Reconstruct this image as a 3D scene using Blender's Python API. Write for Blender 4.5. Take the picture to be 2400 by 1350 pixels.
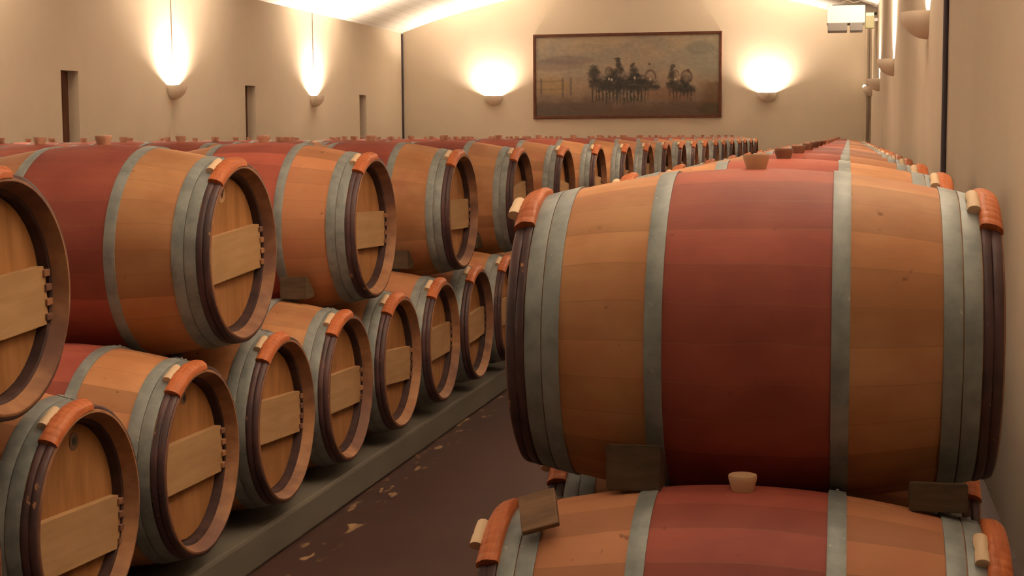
import bpy, bmesh, math, random
import numpy as np
from math import sin, cos, pi, sqrt, radians
from mathutils import Vector, Matrix, noise as mnoise

for o in list(bpy.data.objects): bpy.data.objects.remove(o, do_unlink=True)
S = bpy.context.scene
COL = S.collection
random.seed(7)

# ------------------------------------------------------------------ camera, world, exposure
EYE = 1.425                      # eye height above the floor
cd = bpy.data.cameras.new('camera'); cam = bpy.data.objects.new('camera', cd); COL.objects.link(cam)
cd.sensor_width = 36.0; cd.sensor_fit = 'HORIZONTAL'
cd.lens = 3673.8 * 36.0 / 2400.0
cd.clip_start = 0.05; cd.clip_end = 200
YAW, PITCH, ROLL = 0.2185, -0.0959, -0.0068
fw = Vector((-sin(YAW)*cos(PITCH), cos(YAW)*cos(PITCH), sin(PITCH)))
rt = Vector((cos(YAW), sin(YAW), 0)); up = rt.cross(fw)
r2 = rt*cos(ROLL) + up*sin(ROLL); u2 = -rt*sin(ROLL) + up*cos(ROLL)
M = Matrix((r2, u2, -fw)).transposed().to_4x4(); M.translation = (0, 0, EYE)
cam.matrix_world = M
S.camera = cam
w = bpy.data.worlds.new('world'); S.world = w; w.use_nodes = True
w.node_tree.nodes['Background'].inputs[0].default_value = (1, .8, .6, 1)
w.node_tree.nodes['Background'].inputs[1].default_value = 0.0
S.view_settings.view_transform = 'Standard'; S.view_settings.look = 'None'
S.view_settings.exposure = 0.0; S.view_settings.gamma = 1.0; S.view_settings.use_curve_mapping = False
LIGHT_COLOR = (1.0, 0.82, 0.62)
LIGHT_WATTS = 1280.0               # each wall uplighter

# ------------------------------------------------------------------ helpers
def link(name, bm, mats, parent=None, smooth=True):
    me = bpy.data.meshes.new(name); bm.normal_update(); bm.to_mesh(me); bm.free()
    for m in (mats if isinstance(mats, (list, tuple)) else [mats]): me.materials.append(m)
    if smooth:
        for p in me.polygons: p.use_smooth = True
        me.set_sharp_from_angle(angle=radians(38))
    o = bpy.data.objects.new(name, me); COL.objects.link(o)
    if parent: o.parent = parent
    return o
def tag(o, label=None, cat=None, group=None, kind=None):
    if label: o['label'] = label
    if cat: o['category'] = cat
    if group: o['group'] = group
    if kind: o['kind'] = kind
    return o
def empty(name, loc=(0, 0, 0), rz=0):
    o = bpy.data.objects.new(name, None); COL.objects.link(o)
    o.empty_display_size = .1; o.location = loc; o.rotation_euler = (0, 0, rz); return o
def copy_tree(o, parent=None):
    c = o.copy(); COL.objects.link(c); c.parent = parent
    for ch in list(o.children): copy_tree(ch, c)
    return c
def box(bm, x0, x1, y0, y1, z0, z1, mi=0, bev=0.0):
    vs = [bm.verts.new((x, y, z)) for x in (x0, x1) for y in (y0, y1) for z in (z0, z1)]
    fs = []
    for q in ((0, 1, 3, 2), (4, 6, 7, 5), (0, 4, 5, 1), (2, 3, 7, 6), (0, 2, 6, 4), (1, 5, 7, 3)):
        f = bm.faces.new([vs[i] for i in q]); f.material_index = mi; fs.append(f)
    if bev:
        es = list({e for f in fs for e in f.edges})
        bmesh.ops.bevel(bm, geom=es, offset=bev, segments=2, affect='EDGES', profile=.5)
    return vs
def lathe(bm, prof, seg=64, a0=0.0, a1=2*pi, mi=0, fn=None, closed_prof=False, caps=False):
    """prof: list of (x, r) turned about the X axis; angle 0 = up (+z), positive towards +y"""
    full = abs(a1-a0-2*pi) < 1e-6
    n = seg if full else seg+1
    rings = []
    for i in range(n):
        a = a0+(a1-a0)*i/seg
        row = []
        for (x, r) in prof:
            if fn: x, r = fn(x, r, a)
            row.append(bm.verts.new((x, r*sin(a), r*cos(a))))
        rings.append(row)
    m = len(prof)
    for i in range(seg):
        A = rings[i]; B = rings[(i+1) % n]
        for j in range(m if closed_prof else m-1):
            k = (j+1) % m
            f = bm.faces.new((A[j], A[k], B[k], B[j])); f.material_index = mi
    if caps and not full:
        bm.faces.new(rings[0][::-1]).material_index = mi; bm.faces.new(rings[-1]).material_index = mi
    return rings
def tube(bm, pts, r, seg=8, mi=0):
    pts = [Vector(p) for p in pts]; rings = []
    for i, p in enumerate(pts):
        d = (pts[min(i+1, len(pts)-1)]-pts[max(i-1, 0)]).normalized()
        a = d.cross(Vector((0, 0, 1)));
        if a.length < .01: a = d.cross(Vector((1, 0, 0)))
        a.normalize(); b = d.cross(a)
        rings.append([bm.verts.new(p+a*r*cos(2*pi*k/seg)+b*r*sin(2*pi*k/seg)) for k in range(seg)])
    for i in range(len(rings)-1):
        for k in range(seg):
            bm.faces.new((rings[i][k], rings[i][(k+1) % seg], rings[i+1][(k+1) % seg], rings[i+1][k])).material_index = mi
    bm.faces.new(rings[0][::-1]).material_index = mi; bm.faces.new(rings[-1]).material_index = mi

# ------------------------------------------------------------------ materials
class NT:
    def __init__(s, name):
        s.m = bpy.data.materials.new(name); s.m.use_nodes = True; s.t = s.m.node_tree
        s.b = s.t.nodes['Principled BSDF']
    def n(s, ty, **kw):
        nd = s.t.nodes.new(ty)
        for k, v in kw.items():
            if k.startswith('i_'): nd.inputs[k[2:].replace('_', ' ')].default_value = v
            else: setattr(nd, k, v)
        return nd
    def l(s, a, b): s.t.links.new(a, b)
    def val(s, sock, v):
        if hasattr(v, 'is_linked'): s.l(v, sock)
        else: sock.default_value = v
    def math(s, op, a, b=0.0, c=None, clamp=False):
        nd = s.n('ShaderNodeMath', operation=op, use_clamp=clamp)
        s.val(nd.inputs[0], a); s.val(nd.inputs[1], b)
        if c is not None: s.val(nd.inputs[2], c)
        return nd.outputs[0]
    def mix(s, f, a, b, blend='MIX'):
        nd = s.n('ShaderNodeMix', data_type='RGBA', blend_type=blend)
        s.val(nd.inputs[0], f); s.val(nd.inputs[6], a if hasattr(a, 'is_linked') else (*a, 1)); s.val(nd.inputs[7], b if hasattr(b, 'is_linked') else (*b, 1))
        return nd.outputs[2]
    def step(s, v, lo, hi):
        nd = s.n('ShaderNodeMapRange', interpolation_type='SMOOTHSTEP')
        s.val(nd.inputs[0], v); nd.inputs[1].default_value = lo; nd.inputs[2].default_value = hi
        return nd.outputs[0]
    def noise(s, vec, scale, detail=3, rough=.5, dim='3D', w=None):
        nd = s.n('ShaderNodeTexNoise', noise_dimensions='4D' if w is not None else '3D')
        s.l(vec, nd.inputs['Vector']); nd.inputs['Scale'].default_value = scale
        nd.inputs['Detail'].default_value = detail; nd.inputs['Roughness'].default_value = rough
        if w is not None: s.val(nd.inputs['W'], w)
        return nd.outputs['Fac']
    def mapping(s, vec, scale):
        nd = s.n('ShaderNodeMapping'); s.l(vec, nd.inputs[0]); nd.inputs['Scale'].default_value = scale; return nd.outputs[0]
    def obj(s): return s.n('ShaderNodeTexCoord').outputs['Object']
    def rand(s): return s.n('ShaderNodeObjectInfo').outputs['Random']
    def bump(s, h, strength, dist=.01):
        nd = s.n('ShaderNodeBump'); nd.inputs['Strength'].default_value = strength; nd.inputs['Distance'].default_value = dist
        s.l(h, nd.inputs['Height']); s.l(nd.outputs[0], s.b.inputs['Normal'])
    def fin(s, col=None, rough=.6, metal=0.0, spec=None):
        if col is not None: s.val(s.b.inputs['Base Color'], col if hasattr(col, 'is_linked') else (*col, 1))
        s.val(s.b.inputs['Roughness'], rough); s.b.inputs['Metallic'].default_value = metal
        if spec is not None: s.b.inputs['Specular IOR Level'].default_value = spec
        return s.m

def mat_staves(name='oak_staves', stain=True):
    t = NT(name); P = t.obj(); R = t.rand()
    sx = t.n('ShaderNodeSeparateXYZ'); t.l(P, sx.inputs[0])
    x, y, z = sx.outputs
    ax = t.math('ABSOLUTE', x)
    ang = t.math('ARCTAN2', y, z)
    r100 = t.math('MULTIPLY', R, 57.0)
    u = t.math('ADD', t.math('MULTIPLY', ang, 27/(2*pi)), r100)
    wob = t.noise(P, 3.0, 1, w=r100)
    fl = t.math('FLOOR', t.math('ADD', u, t.math('MULTIPLY', wob, .5)))
    wn = t.n('ShaderNodeTexWhiteNoise', noise_dimensions='1D'); t.l(t.math('ADD', fl, r100), wn.inputs['W'])
    sv = wn.outputs['Value']
    grain = t.noise(t.mapping(P, (1.5, 26, 26)), 2.2, 5, .6, w=r100)
    blotch = t.noise(t.mapping(P, (2.2, 3, 3)), 2.0, 3, .55, w=r100)
    base = t.mix(t.step(blotch, .3, .7), (.47, .20, .085), (.66, .34, .165))
    base = t.mix(t.math('MULTIPLY', grain, .45), base, (.36, .15, .055))
    # pinkish wash on some barrels, by their own random number
    base = t.mix(t.math('MULTIPLY', t.step(t.math('ADD', R, t.math('MULTIPLY', blotch, .5)), .75, 1.2), .55), base, (.42, .15, .085))
    pk = t.noise(t.mapping(P, (1, 1, 1)), 6.5, 3, .6, w=t.math('ADD', r100, 9.0))
    base = t.mix(t.math('MULTIPLY', t.step(pk, .5, .72), .5), base, (.50, .17, .105))
    if stain:
        wc = t.mix(t.step(blotch, .3, .75), (.285, .055, .046), (.43, .10, .068))
        wc = t.mix(t.math('MULTIPLY', grain, .3), wc, (.22, .04, .035))
        wash = t.math('ADD', ax, t.math('MULTIPLY', t.math('SUBTRACT', blotch, .5), .02))
        mask = t.math('SUBTRACT', 1.0, t.step(wash, .160, .176))
        col = t.mix(t.math('MULTIPLY', mask, .93), base, wc)
    else: col = base
    # drips and dark specks
    sp = t.noise(t.mapping(P, (1, 1, 1)), 34, 2, .5, w=r100)
    col = t.mix(t.math('MULTIPLY', t.step(sp, .68, .78), .6), col, (.12, .04, .03))
    br = t.math('ADD', .77, t.math('MULTIPLY', sv, .40))
    br = t.math('MULTIPLY', br, t.math('ADD', .85, t.math('MULTIPLY', R, .25)))
    hsv = t.n('ShaderNodeHueSaturation'); t.l(col, hsv.inputs['Color']); t.l(br, hsv.inputs['Value'])
    fr = t.math('FRACT', t.math('ADD', u, t.math('MULTIPLY', wob, .5)))
    seam = t.math('SUBTRACT', 1.0, t.math('MULTIPLY', t.step(t.math('ABSOLUTE', t.math('SUBTRACT', fr, .5)), .47, .495), .35))
    colf = t.mix(t.math('SUBTRACT', 1.0, seam), hsv.outputs[0], tuple((.30, .13, .06)))
    t.bump(grain, .15, .004)
    return t.fin(colf, .62, spec=.3)
def mat_wood(name, c1, c2, sc=(1.2, 18, 18), rough=.6, spec=.3):
    t = NT(name); P = t.obj(); R = t.math('MULTIPLY', t.rand(), 31.0)
    g = t.noise(t.mapping(P, sc), 2.4, 5, .62, w=R)
    b = t.noise(P, 5.0, 2, w=R)
    c = t.mix(t.step(g, .3, .72), c1, c2)
    c = t.mix(t.math('MULTIPLY', t.step(b, .4, .8), .35), c, tuple(v*.7 for v in c1))
    t.bump(g, .15, .003)
    return t.fin(c, rough, spec=spec)
def mat_steel():
    t = NT('galvanised_steel'); P = t.obj(); R = t.math('MULTIPLY', t.rand(), 31.0)
    a = t.noise(P, 14, 4, .6, w=R); b = t.noise(t.mapping(P, (1, 6, 6)), 3, 2, w=R)
    c = t.mix(t.step(a, .3, .7), (.20, .22, .22), (.33, .35, .335))
    c = t.mix(t.math('MULTIPLY', t.step(b, .5, .8), .5), c, (.17, .18, .18))
    c = t.mix(t.math('MULTIPLY', t.step(t.noise(P, 60, 2, w=R), .68, .76), .6), c, (.5, .5, .45))
    return t.fin(c, t.math('ADD', .42, t.math('MULTIPLY', a, .2)), .2)
def mat_bark():
    t = NT('chestnut_bark'); P = t.obj(); R = t.math('MULTIPLY', t.rand(), 31.0)
    a = t.noise(P, 9, 4, .6, w=R); chips = t.noise(t.mapping(P, (1.6, 1, 1)), 26, 3, .6, w=R)
    c = t.mix(t.step(a, .3, .7), (.045, .022, .026), (.10, .045, .045))
    c = t.mix(t.step(chips, .66, .71), c, (.42, .2, .09))
    t.bump(a, .5, .01)
    return t.fin(c, .55)
def mat_plaster(name, c, var=.06, rough=.9):
    t = NT(name); P = t.obj()
    a = t.noise(P, 1.1, 4, .55); f = t.noise(P, 40, 3, .6)
    col = t.mix(t.step(a, .3, .7), tuple(v*(1-var) for v in c), c)
    col = t.mix(t.math('MULTIPLY', f, .08), col, tuple(v*.7 for v in c))
    t.bump(f, .12, .004)
    return t.fin(col, rough, spec=.15)
def mat_flat(name, c, rough=.6, metal=0, spec=None): return NT(name).fin(c, rough, metal, spec)

M_STAVE = mat_staves()
M_HEAD = mat_wood('oak_head', (.27, .115, .035), (.41, .195, .075), (18, 9, 1.2))
M_BAR = mat_wood('pale_crossbar_pine', (.38, .22, .10), (.46, .28, .14), (18, 1.6, 16), .55)
M_RIM = mat_wood('oak_rim', (.27, .12, .052), (.40, .195, .085), (2, 9, 9))
def mat_rim():
    t = NT('stained_oak_rim'); P = t.obj(); R = t.math('MULTIPLY', t.rand(), 31.0)
    g = t.noise(t.mapping(P, (2, 9, 9)), 2.4, 4, .6, w=R); b = t.noise(P, 3.2, 3, .6, w=R)
    c = t.mix(t.step(g, .3, .7), (.26, .115, .055), (.40, .195, .09))
    c = t.mix(t.math('MULTIPLY', t.step(b, .40, .60), .75), c, (.11, .05, .045))
    return t.fin(c, .6, spec=.3)
M_RIM = mat_rim()
M_CROZE = mat_wood('dark_croze', (.035, .018, .018), (.075, .035, .03), (2, 9, 9))  # croze ring, darker than the rest of the rim
M_STEEL = mat_steel(); M_BARK = mat_bark()
M_BIND = mat_wood('orange_wicker', (.40, .10, .032), (.56, .165, .055), (60, 6, 6), .5)
M_PEG = mat_flat('pale_cut_wood', (.72, .52, .33), .6)
M_BUNG = mat_flat('tan_silicone', (.50, .27, .18), .45)
M_BUNGP = mat_flat('pale_silicone', (.66, .42, .25), .45)
M_DARK = mat_flat('dark_seam', (.02, .016, .014), .7)
M_MARKD = mat_flat('burnt_mark', (.13, .07, .04), .8)
M_MARKP = mat_flat('pale_mark', (.50, .28, .14), .6)
M_WALL = mat_plaster('ochre_plaster', (.64, .545, .43))
M_CEIL = None
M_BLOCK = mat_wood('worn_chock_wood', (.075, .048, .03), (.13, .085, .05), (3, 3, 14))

# ------------------------------------------------------------------ the room (walls turned 0.77 degrees against the barrel rows)
RA = 0.0134
UL, UR, VF, VB = -8.70, 0.606, 31.0, -2.6
EAVE = EYE+2.11; UC = (UL+UR)/2; HW = (UR-UL)/2; CK = .0393
def ceil_z(u): return EAVE+CK*(HW*HW-(u-UC)**2)
def struct(name, bm, m, smooth=False):
    o = link(name, bm, m, None, smooth); o.rotation_euler = (0, 0, RA); o['kind'] = 'structure'; return o
def W(u, v, z=0): return Vector((u*cos(RA)-v*sin(RA), u*sin(RA)+v*cos(RA), z))

t = NT('painted_floor'); P = t.obj()
a = t.noise(P, .8, 4, .6); b = t.noise(P, 9, 4, .6)
c = t.mix(t.step(a, .3, .7), (.050, .023, .019), (.072, .033, .026))
c = t.mix(t.math('MULTIPLY', t.step(b, .4, .8), .5), c, (.07, .035, .03))
sx = t.n('ShaderNodeSeparateXYZ'); t.l(P, sx.inputs[0])
# pale flecks in a strip in front of the left plinth
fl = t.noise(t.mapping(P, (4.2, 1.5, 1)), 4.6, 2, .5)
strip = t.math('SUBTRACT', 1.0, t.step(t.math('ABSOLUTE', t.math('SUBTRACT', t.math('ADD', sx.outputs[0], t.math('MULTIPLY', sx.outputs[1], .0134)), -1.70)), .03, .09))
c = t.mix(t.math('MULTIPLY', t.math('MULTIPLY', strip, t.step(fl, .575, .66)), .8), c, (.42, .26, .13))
t.bump(b, .1, .004)
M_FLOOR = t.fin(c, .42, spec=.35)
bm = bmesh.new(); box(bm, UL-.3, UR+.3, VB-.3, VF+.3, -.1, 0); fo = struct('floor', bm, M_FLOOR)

t = NT('white_ceiling_boards'); P = t.obj()
sx = t.n('ShaderNodeSeparateXYZ'); t.l(P, sx.inputs[0])
fr = t.math('FRACT', t.math('MULTIPLY', sx.outputs[0], 5.0))
seam = t.step(t.math('ABSOLUTE', t.math('SUBTRACT', fr, .5)), .46, .5)
idx = t.math('FLOOR', t.math('MULTIPLY', sx.outputs[0], 5.0))
wn = t.n('ShaderNodeTexWhiteNoise', noise_dimensions='1D'); t.l(idx, wn.inputs['W'])
c = t.mix(wn.outputs['Value'], (.76, .72, .66), (.84, .80, .74))
c = t.mix(t.math('MULTIPLY', seam, .5), c, (.32, .27, .23))
M_CEIL = t.fin(c, .8, spec=.2)
bm = bmesh.new()
N = 40
rows = []
for i in range(N+1):
    u = UL-.05+(UR-UL+.1)*i/N; z = ceil_z(u)
    rows.append([bm.verts.new((u, VB-.2, z)), bm.verts.new((u, VF+.2, z)), bm.verts.new((u, VF+.2, z+.15)), bm.verts.new((u, VB-.2, z+.15))])
for i in range(N):
    A, B = rows[i], rows[i+1]
    for j in range(4): bm.faces.new((A[j], A[(j+1) % 4], B[(j+1) % 4], B[j]))
bm.faces.new(rows[0]); bm.faces.new(rows[-1][::-1])
bmesh.ops.recalc_face_normals(bm, faces=bm.faces)
struct('ceiling', bm, M_CEIL, True)

# gable walls follow the vault
def gable(name, v0, v1):
    bm = bmesh.new(); rows = []
    for i in range(N+1):
        u = UL+(UR-UL)*i/N; z = ceil_z(u)+.05
        rows.append([bm.verts.new(p) for p in ((u, v0, 0), (u, v1, 0), (u, v1, z), (u, v0, z))])
    for i in range(N):
        A, B = rows[i], rows[i+1]
        for j in range(4): bm.faces.new((A[j], A[(j+1) % 4], B[(j+1) % 4], B[j]))
    bm.faces.new(rows[0]); bm.faces.new(rows[-1][::-1])
    bmesh.ops.recalc_face_normals(bm, faces=bm.faces)
    return struct(name, bm, M_WALL)
gable('wall_far', VF, VF+.2)
M_ABSORBER = mat_wood('dark_light_absorber', (.035, .02, .012), (.07, .04, .025), (2, 2, .4)); gable('unseen_absorber_wall', VB-.2, VB).data.materials[0] = M_ABSORBER  # unseen end wall, set close and dark to absorb light behind the camera
bm = bmesh.new(); box(bm, UR, UR+.2, VB-.2, VF+.2, 0, EAVE+.04); struct('wall_right', bm, M_WALL)
# left wall with slit windows
SLITS = [-.32, 5.42, 11.15, 16.62, 22.32, 28.06]; SW = .42; SZ0, SZ1 = EYE-.75, EYE+.80
bm = bmesh.new(); v = VB-.2
for s in SLITS:
    box(bm, UL-.3, UL, v, s, 0, EAVE+.04)
    box(bm, UL-.3, UL, s, s+SW, 0, SZ0); box(bm, UL-.3, UL, s, s+SW, SZ1, EAVE+.04); v = s+SW
box(bm, UL-.3, UL, v, VF+.2, 0, EAVE+.04)
struct('wall_left', bm, M_WALL)
M_SHUT = mat_wood('dark_shutter_wood', (.09, .035, .018), (.15, .06, .03), (14, 14, 1))
for i, s in enumerate(SLITS):
    bm = bmesh.new(); box(bm, -.02, .02, 0, SW, SZ0, SZ1)
    for k in (.14, .28): box(bm, .0195, .024, k-.003, k+.003, SZ0, SZ1)
    o = link('window_%d' % (i+1), bm, M_SHUT, None, False); o['kind'] = 'structure'
    o.location = W(UL-.155, s); o.rotation_euler = (0, 0, RA)

# plinths the rows lie on
def prism(name, x0, x1, y0, y1, z1, rz=0.0, m=None):
    bm = bmesh.new(); box(bm, x0, x1, y0, y1, 0, z1, 0, .012); o = link(name, bm, m, None, False); return o
M_CONC = mat_plaster('grey_concrete', (.15, .132, .108), .2)
RB = .344
PL_Z = EYE-.9569-RB          # top of left plinth
PR_Z = EYE-1.0075-RB
p = prism('concrete_plinth', -1.935-6.35, -1.935, 1.5, 30.5, PL_Z, m=M_CONC)
tag(p, 'low grey concrete plinth under the left block of barrels', 'plinth')
p = prism('concrete_plinth', -.64, .17, 2.2, 30.3, PR_Z, m=M_CONC)
p.rotation_euler = (0, 0, .004)
tag(p, 'low grey concrete plinth under the right row of barrels by the wall', 'plinth')

# ------------------------------------------------------------------ barrels
HL = .475; RE = .275
def rr(x): return RB-(RB-RE)*(abs(x)/HL)**1.9
def body_bm(seg=72, n=25):
    bm = bmesh.new()
    prof = [(-HL+.002+(2*HL-.004)*i/(n-1), 0) for i in range(n)]
    prof = [(x, rr(x)) for x, _ in prof]
    lathe(bm, prof, seg)
    for s in (-1, 1):   # rim end, bevelled inside of the chime, dark croze
        q = [(s*(HL-.002), rr(HL)), (s*HL, rr(HL)-.003), (s*HL, rr(HL)-.008), (s*(HL-.006), rr(HL)-.011), (s*(HL-.036), .2505)]
        lathe(bm, q, seg, mi=1)
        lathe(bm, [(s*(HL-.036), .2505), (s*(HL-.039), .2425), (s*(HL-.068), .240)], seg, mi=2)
    bmesh.ops.remove_doubles(bm, verts=bm.verts, dist=.0004)
    bmesh.ops.recalc_face_normals(bm, faces=bm.faces)
    return bm
def hoop_bm(x0, x1, th=.0035, seg=72, joint=True):
    bm = bmesh.new(); e = .001
    prof = [(x0, rr(x0)-.002), (x0, rr(x0)+th), (x0+e, rr(x0)+th+e*.4), (x1-e, rr(x1)+th+e*.4), (x1, rr(x1)+th), (x1, rr(x1)-.002)]
    lathe(bm, prof, seg)
    if joint:   # overlapping riveted ends near the top
        a0 = .16
        q = [(x0+.001, rr(x0)+th), (x0+.001, rr(x0)+th+.003), (x1-.001, rr(x1)+th+.003), (x1-.001, rr(x1)+th)]
        lathe(bm, q, 8, a0, a0+.28, closed_prof=True, caps=True)
        for a in (a0+.05, a0+.14, a0+.23):
            xm = (x0+x1)/2; r = rr(xm)+th+.003
            c = Vector((xm, r*sin(a), r*cos(a)))
            bmesh.ops.create_icosphere(bm, subdivisions=1, radius=.0045, matrix=Matrix.Translation(c))
    bmesh.ops.recalc_face_normals(bm, faces=bm.faces)
    return bm
def bark_hoop_bm(s, seg=72):
    bm = bmesh.new()
    def bulge(xa, xb, ph):
        xm = (xa+xb)/2; hw = (xb-xa)/2; pr = []
        for k in range(9):
            t_ = pi*k/8; pr.append((xm-hw*cos(t_), .0075*sin(t_)**.4))
        def fn(x, h, a):
            nz = mnoise.noise(Vector((cos(a)*3.1+ph, sin(a)*3.1, x*20)))*.003+mnoise.noise(Vector((cos(a)*11+ph, sin(a)*11, x*40)))*.0012
            return s*x, rr(x)-.002+h*1.15+(nz if h > .003 else 0)
        lathe(bm, pr, seg, fn=fn)
    bulge(.4345, .4535, 1.0); bulge(.4525, .4725, 5.0)
    bmesh.ops.recalc_face_normals(bm, faces=bm.faces)
    return bm
def head_bm(s, seg=48):
    bm = bmesh.new(); x = s*(HL-.062)
    rings = []
    for (xx, r) in ((x, .001), (x, .10), (x, .19), (x, .236), (x-s*.006, .2405)):
        rings.append([bm.verts.new((xx, r*sin(2*pi*i/seg), r*cos(2*pi*i/seg))) for i in range(seg)])
    for a, b in zip(rings, rings[1:]):
        for i in range(seg): bm.faces.new((a[i], a[(i+1) % seg], b[(i+1) % seg], b[i]))
    bm.faces.new(rings[0])
    bmesh.ops.recalc_face_normals(bm, faces=bm.faces)
    for f in bm.faces:
        if f.normal.x*s < 0: f.normal_flip()
    return bm
BARH = .144
def bar_bm(s):
    bm = bmesh.new(); xa = s*(HL-.0625); xb = s*(HL-.038); n = 10
    pts = []
    R = .229
    for i in range(n+1):
        z = -BARH/2+BARH*i/n; pts.append((sqrt(R*R-z*z)-.004*(i % 2), z))
    loop = pts+[(-y, z) for y, z in reversed(pts)]
    A = [bm.verts.new((xa, y, z)) for y, z in loop]; B = [bm.verts.new((xb, y, z)) for y, z in loop]
    m = len(loop)
    bm.faces.new(A); f = bm.faces.new(B)
    for i in range(m): bm.faces.new((A[i], A[(i+1) % m], B[(i+1) % m], B[i]))
    bmesh.ops.recalc_face_normals(bm, faces=bm.faces)
    return bm
def bar_peg_bm(s, side, z):
    bm = bmesh.new(); y = sqrt(.229**2-z*z)
    ya, yb = side*(y-.012), side*(y+.016)
    box(bm, min(s*(HL-.050), s*(HL-.032)), max(s*(HL-.050), s*(HL-.032)), min(ya, yb), max(ya, yb), z-.0085, z+.0085, 0, .002)
    return bm
BIND_X = (.438, .474)
def bind_bm(s, seg=26):
    """wicker lashing over the top of the chime hoops, leaning to the near side (-y)"""
    bm = bmesh.new(); xm = .4545; pr = []
    for k in range(13):
        t_ = pi*k/12; pr.append((xm-.0225*cos(t_), .0205*sin(t_)**.5))
    for k in range(1, 6):
        t_ = k/6; pr.append((xm+.0225*(1-2*t_), -.004))
    def fn(x, h, a):
        rib = .0013*abs(sin(a*42)) if h > .003 else 0
        lump = mnoise.noise(Vector((a*6, x*60, s*3)))*.003 if h > .003 else 0
        return s*x, rr(x)+h+rib+lump
    lathe(bm, pr, seg*6, -.66, .10, fn=fn, closed_prof=True, caps=True)
    bmesh.ops.recalc_face_normals(bm, faces=bm.faces)
    return bm
def peg_bm(s):
    bm = bmesh.new()
    # pale split end of the wooden hoop, on the -x side of the lashing
    x = s*.4545-.030; a0, a1 = -.50, -.25
    n = 7; rings = []
    for i in range(n):
        a = a0+(a1-a0)*i/(n-1); r = rr(x)+.012; c = Vector((x, r*sin(a), r*cos(a)))
        er = Vector((0, sin(a), cos(a)))
        rad = .0105 if i not in (3,) else .0092
        rings.append([bm.verts.new(c+Vector((1, 0, 0))*rad*1.25*cos(2*pi*k/10)+er*rad*sin(2*pi*k/10)) for k in range(10)])
    for i in range(n-1):
        for k in range(10): bm.faces.new((rings[i][k], rings[i][(k+1) % 10], rings[i+1][(k+1) % 10], rings[i+1][k]))
    bm.faces.new(rings[0]); bm.faces.new(rings[-1])
    bmesh.ops.recalc_face_normals(bm, faces=bm.faces)
    return bm
def bung_bm(seg=24):
    bm = bmesh.new(); rings = []
    for (r, z) in ((.019, RB-.01), (.021, RB+.002), (.026, RB+.018), (.0272, RB+.026), (.0262, RB+.029), (.012, RB+.0285)):
        rings.append([bm.verts.new((r*cos(2*pi*i/seg), r*sin(2*pi*i/seg), z)) for i in range(seg)])
    for a, b in zip(rings, rings[1:]):
        for i in range(seg): bm.faces.new((a[i], a[(i+1) % seg], b[(i+1) % seg], b[i]))
    bm.faces.new(rings[-1]); bm.faces.new(rings[0])
    bmesh.ops.recalc_face_normals(bm, faces=bm.faces)
    return bm
HOOPS = [(.158, .192), (.362, .397), (.399, .433)]
def make_barrel():
    t = empty('wine_barrel')
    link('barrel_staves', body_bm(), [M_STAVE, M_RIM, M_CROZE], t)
    for s in (-1, 1):
        for (a, b) in HOOPS:
            link('steel_hoop', hoop_bm(min(s*a, s*b), max(s*a, s*b)), M_STEEL, t)
        tag(link('wooden_hoop', bark_hoop_bm(s), M_BARK, t), 'dark bark-covered wooden hoop')
        h = link('barrel_head', head_bm(s), M_HEAD, t)
        cb = link('crossbar', bar_bm(s), M_BAR, t, False); cb['label'] = 'pale crossbar board'
        for side in (-1, 1):
            for z in (-.054, -.018, .018, .054):
                link('dowel', bar_peg_bm(s, side, z), M_RIM, cb, False)
        bi = link('wicker_binding', bind_bm(s), M_BIND, t); bi['label'] = 'orange wicker binding'
        pg = link('hoop_end', peg_bm(s), M_PEG, bi); pg['label'] = 'pale cut hoop end'
    tag(link('bung', bung_bm(), M_BUNG, t), 'tan silicone bung')
    return t
def make_far_barrel():
    """the same barrel for distances where its parts are a pixel or two: one mesh"""
    dst = bmesh.new(); mats = [M_STAVE, M_RIM, M_CROZE, M_STEEL, M_BARK, M_HEAD, M_BAR, M_BIND, M_PEG, M_BUNG]
    def add(bm, mi):
        me = bpy.data.meshes.new('tmp')
        if mi is not None:
            for f in bm.faces: f.material_index = mi
        bm.to_mesh(me); bm.free(); dst.from_mesh(me); bpy.data.meshes.remove(me)
    add(body_bm(40, 15), None)
    for s in (-1, 1):
        for (a, b) in HOOPS: add(hoop_bm(min(s*a, s*b), max(s*a, s*b), seg=40, joint=False), 3)
        add(bark_hoop_bm(s, 40), 4); add(head_bm(s, 32), 5); add(bar_bm(s), 6); add(bind_bm(s, 3), 7); add(peg_bm(s), 8)
    add(bung_bm(10), 9)
    return link('wine_barrel', dst, mats)

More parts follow.
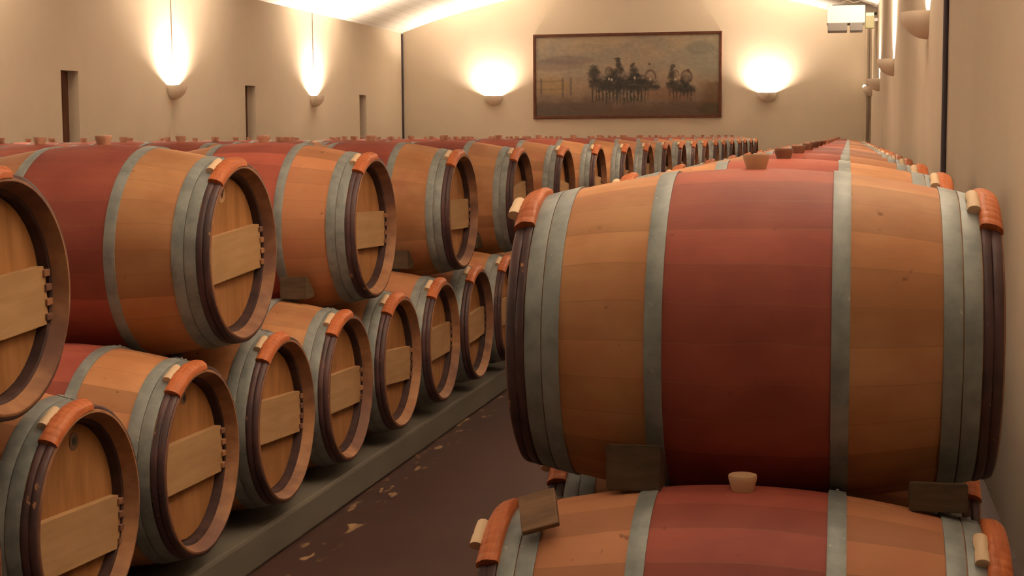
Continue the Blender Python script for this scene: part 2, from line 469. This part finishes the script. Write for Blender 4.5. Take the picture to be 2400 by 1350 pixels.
ORD = ['zeroth', 'first', 'second', 'third', 'fourth', 'fifth', 'sixth', 'seventh', 'eighth', 'ninth', 'tenth', 'eleventh', 'twelfth', 'thirteenth',
       'fourteenth', 'fifteenth', 'sixteenth', 'seventeenth', 'eighteenth', 'nineteenth', 'twentieth'] + \
      ['twenty-'+q for q in ('first', 'second', 'third', 'fourth', 'fifth', 'sixth', 'seventh', 'eighth', 'ninth')] + ['thirtieth'] + \
      ['thirty-'+q for q in ('first', 'second', 'third', 'fourth', 'fifth', 'sixth', 'seventh', 'eighth', 'ninth')] + ['fortieth']
NEAR = make_barrel(); FAR = make_far_barrel(); used = {'n': False, 'f': False}
rnd = random.Random(11)
def place(x, y, zc, label, group, rz=0.0, detail=True, tilt=None, barz=None, pale=False, mark=None, dark=False):
    if detail:
        o = NEAR if not used['n'] else None
        if o is None:
            o = copy_tree(NEAR)
        used['n'] = True
        hd = rnd.uniform(-5, 5) if tilt is None else tilt
        bz = rnd.uniform(-.02, .012) if barz is None else barz
        for ch in o.children:
            n = ch.name.split('.')[0]
            if n in ('crossbar', 'barrel_head'):
                ch.rotation_euler = (radians(hd), 0, 0)
                ch.location = (0, 0, 0)
                if n == 'crossbar': ch.location = (0, 0, bz)
            if n == 'bung':
                ch.data = BUNGM[1] if pale else BUNGM[2] if dark else BUNGM[0]; ch['label'] = 'pale silicone bung' if pale else 'brown bung' if dark else 'tan silicone bung'
        if mark:
            bm = bmesh.new(); my, mz, mr, m = mark
            bmesh.ops.create_cone(bm, cap_ends=True, segments=28, radius1=mr, radius2=mr, depth=.0016,
                                  matrix=Matrix.Translation((HL-.0612, my, mz)) @ Matrix.Rotation(pi/2, 4, 'Y'))
            k = link('head_mark', bm, m, o, False); k['label'] = 'round stamp on the head'
            bm = bmesh.new()
            if m is M_MARKP:
                for sgn in (-1, 1):
                    vs = [bm.verts.new((HL-.0592, my+sgn*q[0], mz+q[1])) for q in ((0, -.015), (0, -.006), (.010, .014), (.016, .014))]
                    bm.faces.new(vs if sgn < 0 else vs[::-1])
            else:
                bmesh.ops.create_cone(bm, cap_ends=True, segments=20, radius1=mr*.45, radius2=mr*.45, depth=.001,
                                  matrix=Matrix.Translation((HL-.0603, my, mz)) @ Matrix.Rotation(pi/2, 4, 'Y'))
            link('stamp_figure', bm, M_DARK, k, False)
    else:
        if not used['f']: o = FAR; used['f'] = True
        else: o = FAR.copy(); COL.objects.link(o)
    o.location = (x, y, zc); o.rotation_euler = (rnd.uniform(-.03, .03), 0, rz)
    tag(o, label, 'barrel', group)
    return o
bmx = bung_bm(); _a = link('bung', bmx, M_BUNG); bmx = bung_bm(); _b = link('bung', bmx, M_BUNGP)
bmx = bung_bm(); _c = link('bung', bmx, mat_flat('brown_silicone', (.22, .10, .06), .5)); BUNGM = [_a.data, _b.data, _c.data]; bpy.data.objects.remove(_c); bpy.data.objects.remove(_a); bpy.data.objects.remove(_b)

XA = -1.8944-HL                # centre of the aisle-side column
ZL, ZU = EYE-.9569, EYE-.3585
UY0, UDY, LY0, LDY = 4.648, 1.404, 3.592, .702
special_up = {-1: ('oak wine barrel cut off by the left edge of the photo, upper tier, pegged crossbar', dict(tilt=2, barz=-.03)),
              0: ('big upper oak barrel with round pale V stamp on its head, left block', dict(tilt=3, barz=-.005, mark=(-.036, .187, .028, M_MARKP))),
              1: ('upper oak barrel right of the V-stamped one, bright band on its bilge hoop', dict(tilt=-2, barz=-.01))}
special_lo = {0: ('lower oak barrel at bottom left with dark round mark high on its head', dict(tilt=-4, barz=-.055, mark=(.033, .188, .024, M_MARKD))),
              1: ('lower oak barrel directly under the V-stamped one, steeply slanted pale crossbar', dict(tilt=0, barz=.0, mark=(-.005, .189, .018, M_MARKD))),
              2: ('lower oak barrel below the gap right of the V-stamped barrel, third of its tier', dict(tilt=-4, barz=.005, mark=(-.007, .198, .016, M_MARKD)))}
for k in range(-1, 19):
    lab, kw = special_up.get(k, ('upper-tier oak barrel facing the aisle, left block, %s from the left edge' % ORD[k+2], {}))
    y = UY0+UDY*k
    place(XA+rnd.uniform(-.008, .008), y, ZU, lab, 'upper-tier barrels facing the aisle on the left', rnd.uniform(-.012, .012), y < 16, **kw)
for i in range(-1, 39):
    lab, kw = special_lo.get(i, ('lower-tier oak barrel facing the aisle, left block, %s from the left edge' % ORD[max(i+1, 1)], {}))
    if i == -1: lab = 'lower-tier oak barrel just beyond the left edge, nearest of the left block'
    y = LY0+LDY*i
    place(XA+rnd.uniform(-.006, .006), y, ZL, lab, 'lower-tier barrels facing the aisle on the left', rnd.uniform(-.01, .01), y < 12.5, **kw)
for c_ in range(1, 6):
    for k in range(c_-1, 19):
        y = UY0+UDY*k
        place(XA-1.009*c_, y, ZU+rnd.uniform(-.004, .004), 'oak barrel with bung, upper tier, %s column left of the aisle, %s from the front' % (ORD[c_+1], ORD[k-c_+2]),
              'upper-tier barrels in the %s column' % ORD[c_+1], rnd.uniform(-.012, .012), y < 10)
for i in range(0, 39):
    place(XA-1.009, LY0+LDY*i, ZL, 'lower oak barrel behind the aisle-side ones, second column, %s from the front' % ORD[i+1],
          'lower-tier barrels in the second column', rnd.uniform(-.01, .01), False)
ncol = {2: ('third', 2)}
for c_, (nm, i0) in ncol.items():
    for i in range(i0, 39):
        place(XA-1.009*c_, LY0+LDY*i, ZL, 'lower oak barrel hidden deep in the block, %s column, %s from the front' % (nm, ORD[i-i0+1]),
              'lower-tier barrels in the %s column' % nm, 0, False)
# the rest of the hidden lower tier
src = bmesh.new(); src.from_mesh(FAR.data)
vs0 = None
me0 = FAR.data; acc = bmesh.new()
for c_, i0 in ((3, 4), (4, 6), (5, 7)):
    for i in range(i0, 39):
        n0 = len(acc.verts); acc.from_mesh(me0); acc.verts.ensure_lookup_table()
        bmesh.ops.translate(acc, verts=acc.verts[n0:], vec=(XA-1.009*c_, LY0+LDY*i, ZL))
src.free()
st = link('stacked_barrels', acc, list(me0.materials))
tag(st, 'lowest tier of oak barrels deep in the left block near the window wall', 'barrel', None, 'stuff')
# right row by the wall
RY0 = 3.28; RZU = EYE-.4116; RZL = EYE-1.0075
def rx(y): return -.21-.007*(y-RY0)
for k in range(0, 19):
    y = RY0+UDY*k
    lab = 'big foreground oak barrel with broad red-stained middle, upper right' if k == 0 else \
          'oak barrel in the upper tier along the right wall, %s from the front' % ORD[k+1]
    place(rx(y), y, RZU, lab, 'upper-tier barrels along the right wall', .012 if k == 0 else rnd.uniform(0, .015), y < 13, pale=(k == 0), dark=(k > 0))
for i in range(0, 39):
    y = RY0-.352+.702*i
    lab = 'foreground oak barrel at the bottom right, cut off by the lower edge of the photo' if i == 0 else \
          'lower-tier oak barrel along the right wall, %s from the front' % ORD[i+1]
    place(rx(y), y, RZL, lab, 'lower-tier barrels along the right wall', .01, i < 3, pale=(i == 0))

# ------------------------------------------------------------------ chocks between the tiers
def chock_mesh():
    bm = bmesh.new()
    a, h0, h1, d = .052, .020, .085, .105
    A = [bm.verts.new(p) for p in ((-a, 0, 0), (-a, d, 0), (-a, d, h0), (-a, .03, h1), (-a, 0, h1+.004))]
    B = [bm.verts.new((a, v_.co.y, v_.co.z)) for v_ in A]
    n = len(A); bm.faces.new(A); bm.faces.new(B)
    for i in range(n): bm.faces.new((A[i], A[(i+1) % n], B[(i+1) % n], B[i]))
    bmesh.ops.recalc_face_normals(bm, faces=bm.faces)
    bmesh.ops.bevel(bm, geom=list(bm.edges), offset=.003, segments=2, affect='EDGES')
    return bm
CH = None
def chock(x, y, z, label, group, rz=0.0, sz=1.0):
    global CH
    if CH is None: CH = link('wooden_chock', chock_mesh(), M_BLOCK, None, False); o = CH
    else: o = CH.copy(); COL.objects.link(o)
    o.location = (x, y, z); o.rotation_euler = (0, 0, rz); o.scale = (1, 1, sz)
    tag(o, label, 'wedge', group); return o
RIGHT = ORD
for nm, (cx, cy, cz, xs) in {'foreground right barrel': (rx(RY0), RY0, RZU, (-.215, .22))}.items():
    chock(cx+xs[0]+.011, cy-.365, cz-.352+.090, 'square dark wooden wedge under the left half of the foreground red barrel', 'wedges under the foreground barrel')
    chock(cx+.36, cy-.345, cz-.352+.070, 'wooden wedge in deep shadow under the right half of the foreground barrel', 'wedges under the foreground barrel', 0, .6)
for k in range(0, 5):
    y = UY0+UDY*k
    for sx_, nm in ((.24, 'front'), (-.24, 'rear')):
        for sy in (-1, 1):
            if k == 0 and sy < 0: continue
            rz = 0 if sy < 0 else pi
            chock(XA+sx_, y+sy*.365, ZU-.352+.093, 'wooden wedge at the %s end, %s side of the %s upper barrel, left block' % (nm, 'near' if sy < 0 else 'far', ORD[k+2]),
                  'wedges under the left upper barrels', rz)
# loose wooden wedge lying on the lower foreground barrel
bm = bmesh.new(); box(bm, -.036, .036, -.0065, .0065, -.042, .042, 0, .003)
o = link('wooden_wedge', bm, mat_wood('brown_wedge_wood', (.16, .085, .045), (.26, .15, .085), (3, 3, 14)), None, False)
o.location = (rx(2.93)-.364, 2.79, RZL+.318)
o.rotation_euler = (radians(-50), radians(-17), radians(4))
tag(o, 'flat square wooden wedge lying on the left end of the bottom right barrel', 'wedge')

# ------------------------------------------------------------------ wall uplighters
M_SCONCE = mat_plaster('sconce_plaster', (.80, .70, .58), .03, .7)
M_BULB = NT('lit_bulb'); M_BULB.b.inputs['Emission Color'].default_value = (1, .85, .62, 1); M_BULB.b.inputs['Emission Strength'].default_value = 30; M_BULB = M_BULB.fin((1, .9, .8), .5)
def sconce_parts():
    t = empty('wall_uplighter')
    R = .19; bm = bmesh.new(); seg = 32; n = 12
    def grid(Rr, inner):
        rows = []
        for j in range(n+1):
            e = (pi/2)*j/n; z = R-Rr*cos(e)*1.0 if True else 0
            r = Rr*sin(e)
            rows.append([bm.verts.new((r*cos(pi*i/seg), -r*sin(pi*i/seg), z)) for i in range(seg+1)])
        for j in range(n):
            for i in range(seg):
                q = (rows[j][i], rows[j][i+1], rows[j+1][i+1], rows[j+1][i])
                if j == 0: q = (rows[0][0] if i == 0 else rows[0][i], rows[1][i+1], rows[1][i])
                bm.faces.new(q)
        return rows
    A = grid(R, False); B = grid(R-.007, True)
    for i in range(seg): bm.faces.new((A[n][i], A[n][i+1], B[n][i+1], B[n][i]))
    bmesh.ops.remove_doubles(bm, verts=bm.verts, dist=.0003)
    bmesh.ops.recalc_face_normals(bm, faces=bm.faces)
    link('bowl', bm, M_SCONCE, t)
    bm = bmesh.new(); box(bm, -.06, .06, -.012, 0, .05, .14, 0, .003); link('back_plate', bm, M_SCONCE, t, False)
    bm = bmesh.new(); bmesh.ops.create_cone(bm, cap_ends=True, segments=16, radius1=.012, radius2=.012, depth=.11,
        matrix=Matrix.Translation((0, -.06, .065)) @ Matrix.Rotation(pi/2, 4, 'Y'))
    tag(link('bulb', bm, M_BULB, t), 'glowing lamp tube')
    return t
L = bpy.data.lights.new('uplighter_lamp', 'SPOT'); L.spot_size = radians(150); L.spot_blend = 1.0; L.energy = LIGHT_WATTS; L.color = LIGHT_COLOR; L.shadow_soft_size = .025
SC = sconce_parts(); scu = [False]
L_ADDED = L.copy(); L_ADDED.energy = LIGHT_WATTS*.26  # added off-frame lamp that lifts the camera-facing barrel fronts
L4 = L.copy(); L4.energy = LIGHT_WATTS*.45; L5 = L.copy(); L5.energy = LIGHT_WATTS*.62
L2 = L.copy(); L2.energy = LIGHT_WATTS*.003
def sconce(u, v, z, rz, label, grp, lamp=None):
    if not scu[0]: o = SC; scu[0] = True
    else:
        o = copy_tree(SC)
        for ch in list(o.children):
            if ch.type == 'LIGHT': bpy.data.objects.remove(ch)
    o.location = W(u, v, EYE+z); o.rotation_euler = (0, 0, rz+RA)
    lo = bpy.data.objects.new('lamp_light', lamp or L); COL.objects.link(lo); lo.parent = o; lo.location = (0, -.06, .135); lo.rotation_euler = (pi, 0, 0)
    if v > 30 and u > 0:      # far corner lamp: tube raised and enlarged to imitate the bright bowl rim
        for ch in o.children:
            if ch.name.startswith('bulb'): ch.location = (0, .0, .03); ch.scale = (1.7, 2.4, 2.4)
    tag(o, label, 'wall lamp', grp); return o
G = 'plaster half-bowl wall uplighters'
sconce(-6.80, VF, .64, 0, 'glowing half-bowl uplighter on the far wall left of the painting', G, L5)
sconce(-1.37, VF, .64, 0, 'glowing half-bowl uplighter on the far wall right of the painting', G, L5)
for v, lb in ((25.45, 'glowing uplighter on the left wall, the farther one nearer the corner'), (19.70, 'large bright glowing uplighter on the left wall, nearest one in view'),
              (13.95, 'left wall uplighter outside the frame, beside the second barrel column'), (8.2, 'left wall uplighter outside the frame, closer to the viewer'),
              (2.45, 'left wall uplighter level with the viewer')):
    sconce(UL, v, .53, pi/2, lb, G)
for v, lb in ((30.45, 'smallest uplighter on the right wall, tight in the far corner'), (24.95, 'third uplighter on the right wall, just left of the larger ones'), (18.53, 'middle half-bowl uplighter on the right wall under two bright streaks'),
              (11.52, 'largest half-bowl uplighter on the right wall, near the top edge'), (4.6, 'right wall uplighter above the foreground barrel, outside the frame'), (1.3, 'added unseen right wall uplighter beside the viewer, lights the foreground barrels')):
    sconce(UR, v, .667 if v < 30 else .72, -pi/2, lb, G, L2 if v > 30 else L_ADDED if v < 2 else L4 if 24 < v < 26 else None)

# ------------------------------------------------------------------ painting on the far wall
def canvas():
    W_, H_ = 3.64, 1.57; nx, nz = 420, 182
    xs = np.linspace(0, 1, nx); zs = np.linspace(0, 1, nz); X, Z = np.meshgrid(xs, zs, indexing='ij')  # Z: 0 top .. 1 bottom
    def nse(sx_, sz_, oct_=4, seed=0):
        out = np.zeros_like(X); amp = 1; tot = 0; rng = np.random.RandomState(seed)
        for _ in range(oct_):
            gx, gz = int(sx_)+2, int(sz_)+2; g = rng.rand(gx+1, gz+1)
            fx, fz = X*sx_, Z*sz_; ix, iz = fx.astype(int), fz.astype(int); tx, tz = fx-ix, fz-iz
            tx = tx*tx*(3-2*tx); tz = tz*tz*(3-2*tz)
            out += amp*((g[ix, iz]*(1-tx)+g[ix+1, iz]*tx)*(1-tz)+(g[ix, iz+1]*(1-tx)+g[ix+1, iz+1]*tx)*tz); tot += amp
            amp *= .55; sx_ *= 2; sz_ *= 2
        return out/tot
    def sm(v, lo, hi): q = np.clip((v-lo)/(hi-lo), 0, 1); return q*q*(3-2*q)
    def mixc(c, m, col): return c*(1-m[..., None])+np.array(col)*m[..., None]
    c = np.ones((nx, nz, 3))*np.array((.36, .28, .20))
    c = mixc(c, sm(nse(5, 4, 4, 1), .35, .7), (.27, .235, .19))
    c = mixc(c, sm(X, .6, 1)*.35, (.30, .30, .23))
    # left clouds / hills, right grey cloud
    e = lambda cx, cz, rx_, rz_, s_=.35: sm(1-((X-cx)/rx_)**2-((Z-cz)/rz_)**2+(nse(18, 14, 3, int(cx*99))-.5)*s_*2, 0, .6)
    c = mixc(c, e(.17, .30, .16, .07)*.55, (.16, .125, .12)); c = mixc(c, e(.10, .36, .2, .09)*.4, (.18, .13, .12))
    c = mixc(c, e(.90, .17, .09, .1)*.55, (.17, .17, .15)); c = mixc(c, e(.3, .13, .08, .04)*.3, (.2, .17, .14))
    c = mixc(c, sm(Z, .42, .6)*.45, (.25, .15, .10))
    c = mixc(c, sm(Z+(nse(9, 5, 3, 5)-.5)*.15, .60, .93)*.9, (.085, .052, .036))
    c = mixc(c, e(.72, .74, .2, .1)*.5, (.20, .09, .05)); c = mixc(c, e(.1, .62, .1, .12)*.5, (.30, .20, .08))
    c = mixc(c, sm(X, .86, .95)*sm(Z+(nse(12, 8, 3, 8)-.5)*.1, .54, .62)*.7, (.12, .065, .03))
    c = mixc(c, e(.14, .92, .3, .10)*.6, (.09, .07, .06)); c = mixc(c, e(.96, .93, .08, .1)*.6, (.05, .045, .03))
    dk = (.030, .030, .028)
    nz1 = nse(46, 26, 3, 21)-.5; nz2 = nse(90, 30, 2, 22)-.5
    def blob(cx, cz, a, b, amt=1.0, soft=.9):
        return sm(1-((X-cx)/a)**2-((Z-cz)/b)**2+nz1*1.1, 0, soft)*amt
    # herd: one dark crowd with humped backs and heads above it, a smaller group to the right
    crowd = [(.325, .47, .042, .13), (.35, .60, .07, .13), (.41, .52, .035, .13), (.43, .62, .08, .14), (.46, .46, .035, .14), (.50, .60, .08, .15),
             (.54, .47, .035, .13), (.56, .60, .06, .14), (.61, .60, .06, .11), (.655, .64, .035, .06), (.75, .52, .03, .11), (.765, .63, .06, .10),
             (.82, .57, .035, .10), (.83, .68, .055, .09)]
    for (cx, cz, a, b) in crowd: c = mixc(c, blob(cx, cz, a, b, .9), dk)
    for (cx, cz, a, b) in ((.452, .30, .018, .035), (.447, .285, .030, .010), (.455, .36, .022, .06), (.535, .375, .012, .03), (.625, .365, .008, .022), (.835, .45, .01, .03), (.75, .40, .016, .04)):
        c = mixc(c, blob(cx, cz, a, b, .8, .7), (.045, .04, .036))
    # legs, fading into the dusty ground
    lg = sm(np.sin(X*2*np.pi*46+nz2*4+np.floor(X*30)*1.3), -.25, .55)
    band = sm(X, .295, .315)*(1-sm(X, .60, .63))*sm(Z, .62, .68)*(1-sm(Z+nz1*.12, .80, .86))
    c = mixc(c, lg*band*.85, dk)
    band = sm(X, .72, .735)*(1-sm(X, .86, .88))*sm(Z, .66, .70)*(1-sm(Z+nz1*.12, .76, .81))
    c = mixc(c, lg*band*.75, dk)
    c = mixc(c, blob(.46, .80, .19, .06, .45, 1.4), (.05, .048, .04))
    # curved horns and pale faces
    for (cx, cz, r_) in ((.405, .46, .02), (.63, .53, .028), (.825, .54, .028), (.765, .50, .018)):
        d = np.sqrt(((X-cx)/r_)**2+((Z-cz)/(r_*3.2))**2)
        c = mixc(c, sm(.28-np.abs(d-1), 0, .25)*(Z < cz+.02)*.8, (.10, .055, .045))
        c = mixc(c, sm(1-d, .2, .8)*.55, (.27, .20, .14))
    for (cx, cz) in ((.405, .54), (.63, .55), (.765, .555), (.545, .53), (.42, .55)): c = mixc(c, sm(1-((X-cx)/.007)**2-((Z-cz)/.022)**2, 0, .8)*.8, (.50, .44, .37))
    # fence
    for px_ in (.03, .15, .195): c = mixc(c, sm(.006-np.abs(X-px_), -.002, .002)*sm(Z, .50, .53)*(1-sm(Z+nz1*.1, .74, .78))*.55, (.07, .05, .05))
    for pz in (.56, .66): c = mixc(c, sm(.008-np.abs(Z-pz), -.003, .003)*(1-sm(X, .15, .16))*.4, (.10, .06, .05))
    c *= (.86+.28*nse(60, 40, 2, 12))[..., None]
    bm = bmesh.new(); lay = bm.verts.layers.float_color.new('paint')
    vs = [[None]*nz for _ in range(nx)]
    for i in range(nx):
        for j in range(nz):
            vv = bm.verts.new((W_*(xs[i]-.5), -.03, H_*(.5-zs[j]))); vv[lay] = (*c[i, j], 1); vs[i][j] = vv
    for i in range(nx-1):
        for j in range(nz-1): bm.faces.new((vs[i][j], vs[i][j+1], vs[i+1][j+1], vs[i+1][j]))
    # depth of the stretched canvas
    t = NT('oil_paint'); at = t.n('ShaderNodeAttribute', attribute_name='paint'); m = t.fin(at.outputs['Color'], .5, spec=.3)
    return bm, m, W_, H_
pt = empty('framed_painting', W(-4.11, VF, EYE+1.195), RA)
tag(pt, 'wide framed painting of dark horned cattle and a rider on the far wall', 'painting')
bm, m, CW, CHh = canvas(); link('canvas', bm, m, pt, False)
M_FRAME = mat_wood('dark_frame_wood', (.085, .028, .014), (.14, .05, .025), (6, 6, 6))
bm = bmesh.new(); fwd = .052; hw, hh = CW/2+fwd-.004, CHh/2+fwd-.004
for (x0, x1, z0, z1) in ((-hw, hw, hh-fwd, hh), (-hw, hw, -hh, -hh+fwd), (-hw, -hw+fwd, -hh+fwd, hh-fwd), (hw-fwd, hw, -hh+fwd, hh-fwd)):
    box(bm, x0, x1, -.06, 0, z0, z1, 0, .006)
link('frame', bm, M_FRAME, pt, False)

# ------------------------------------------------------------------ services: air conditioner, boxes, pipes
M_WHITE = mat_flat('white_enamel', (.88, .87, .84), .45)
M_GREY = mat_flat('grey_louvre', (.30, .27, .25), .5)
ac = empty('air_conditioner', W(.093, 27.3, EYE+1.711), RA); ac.scale = (1.167, 1.167, 1.167)
tag(ac, 'white air conditioning unit high at the far end of the right wall', 'air conditioner')
bm = bmesh.new(); box(bm, -.265, .265, -.6, 0, .105, .35, 0, .012); link('casing', bm, M_WHITE, ac, False)
bm = bmesh.new(); box(bm, -.25, .02, -.58, -.02, 0, .11, 0, .006)
for k in range(4): box(bm, -.24, .01, -.586, -.578, .015+k*.022, .021+k*.022)
link('louvre', bm, M_GREY, ac, False)
bm = bmesh.new(); box(bm, .06, .235, -.58, -.02, 0, .11, 0, .006)
for k in range(4): box(bm, .07, .225, -.586, -.578, .015+k*.022, .021+k*.022)
link('louvre', bm, M_GREY, ac, False)
bm = bmesh.new(); box(bm, -.19, .26, -.52, -.48, .35, .366, 0, .004); M_BRK = mat_flat('dark_bracket', (.10, .09, .08), .5); link('mounting_rail', bm, M_BRK, ac, False)
for yb in (-.25, -.10):
    bm = bmesh.new(); box(bm, .262, .432, yb-.02, yb+.02, .24, .262, 0, .003); link('bracket', bm, M_BRK, ac, False)
bx = empty('junction_box', W(.479, 27.3, EYE+1.75), RA); bx.scale = (1.167, 1.167, 1.167)
tag(bx, 'small yellowish junction box between the air conditioner and the right wall', 'junction box')
bm = bmesh.new(); box(bm, -.06, .06, -.5, -.3, 0, .22, 0, .008); link('casing', bm, mat_flat('yellowed_plastic', (.55, .52, .30), .5), bx, False)
bm = bmesh.new(); box(bm, -.054, .054, -.508, -.5, .17, .21, 0, .003); box(bm, .06, .116, -.42, -.38, .1, .14); link('lid', bm, M_WHITE, bx, False)
def pipe(name, pts, r, m, label, cat='pipe', seg=10):
    bm = bmesh.new(); tube(bm, [W(*p) for p in pts], r, seg); o = link(name, bm, m); tag(o, label, cat); return o
M_PPALE = mat_flat('pale_painted_pipe', (.52, .42, .32), .5); M_JDARK = mat_flat('dark_joint', (.045, .032, .045), .5)
M_PMID = mat_flat('brown_pipe', (.20, .15, .11), .5)
pipe('conduit_pipe', [(.505, VF-.03, .1), (.505, VF-.03, EYE+2.0)], .016, M_PPALE, 'pale thin pipe down the far wall beside the right corner', 'pipe')
pipe('conduit_pipe', [(.555, VF-.03, .1), (.555, VF-.03, EYE+2.03)], .014, M_PMID, 'brown thin pipe in the far right corner, next to the pale one')
pipe('joint_line', [(UR-.018, 9.3, .05), (UR-.018, 9.3, EAVE-.02)], .016, M_JDARK, 'thin dark vertical joint line on the right wall, nearest in view')  # thin rod stands in for the dark joint in the wall
pipe('joint_line', [(UL+.02, VF-.03, .05), (UL+.02, VF-.03, EAVE-.02)], .018, M_JDARK, 'thin dark vertical joint line in the far left corner')  # rod in place of the dark corner joint
pipe('lamp_cable', [(UL+.006, 19.70, EYE+.9), (UL+.006, 19.70, EAVE)], .006, M_PMID, 'thin dark cable above the nearest glowing lamp on the left wall', 'cable', 6)
pipe('lamp_cable', [(UL+.006, 25.45, EYE+.9), (UL+.006, 25.45, EAVE)], .006, M_PMID, 'thin dark cable above the farther glowing lamp on the left wall', 'cable', 6)
def arcp(u0, u1, v, off):
    return [(u0+(u1-u0)*i/8, v, ceil_z(u0+(u1-u0)*i/8)-off-.03*sin(i*1.7)) for i in range(9)]
pipe('ceiling_cable', [(.0,26.5,EYE+2.15),(.12,26.5,EYE+2.19),(.22,26.5,EYE+2.15),(.33,26.5,EYE+2.18),(.45,26.5,EYE+2.14),(.52,26.5,EYE+2.12),(.6,26.5,EYE+2.08)], .012, M_PMID, 'loose dark cable looping over the air conditioner to the right wall', 'cable', 6)

print('objects', len(bpy.data.objects))
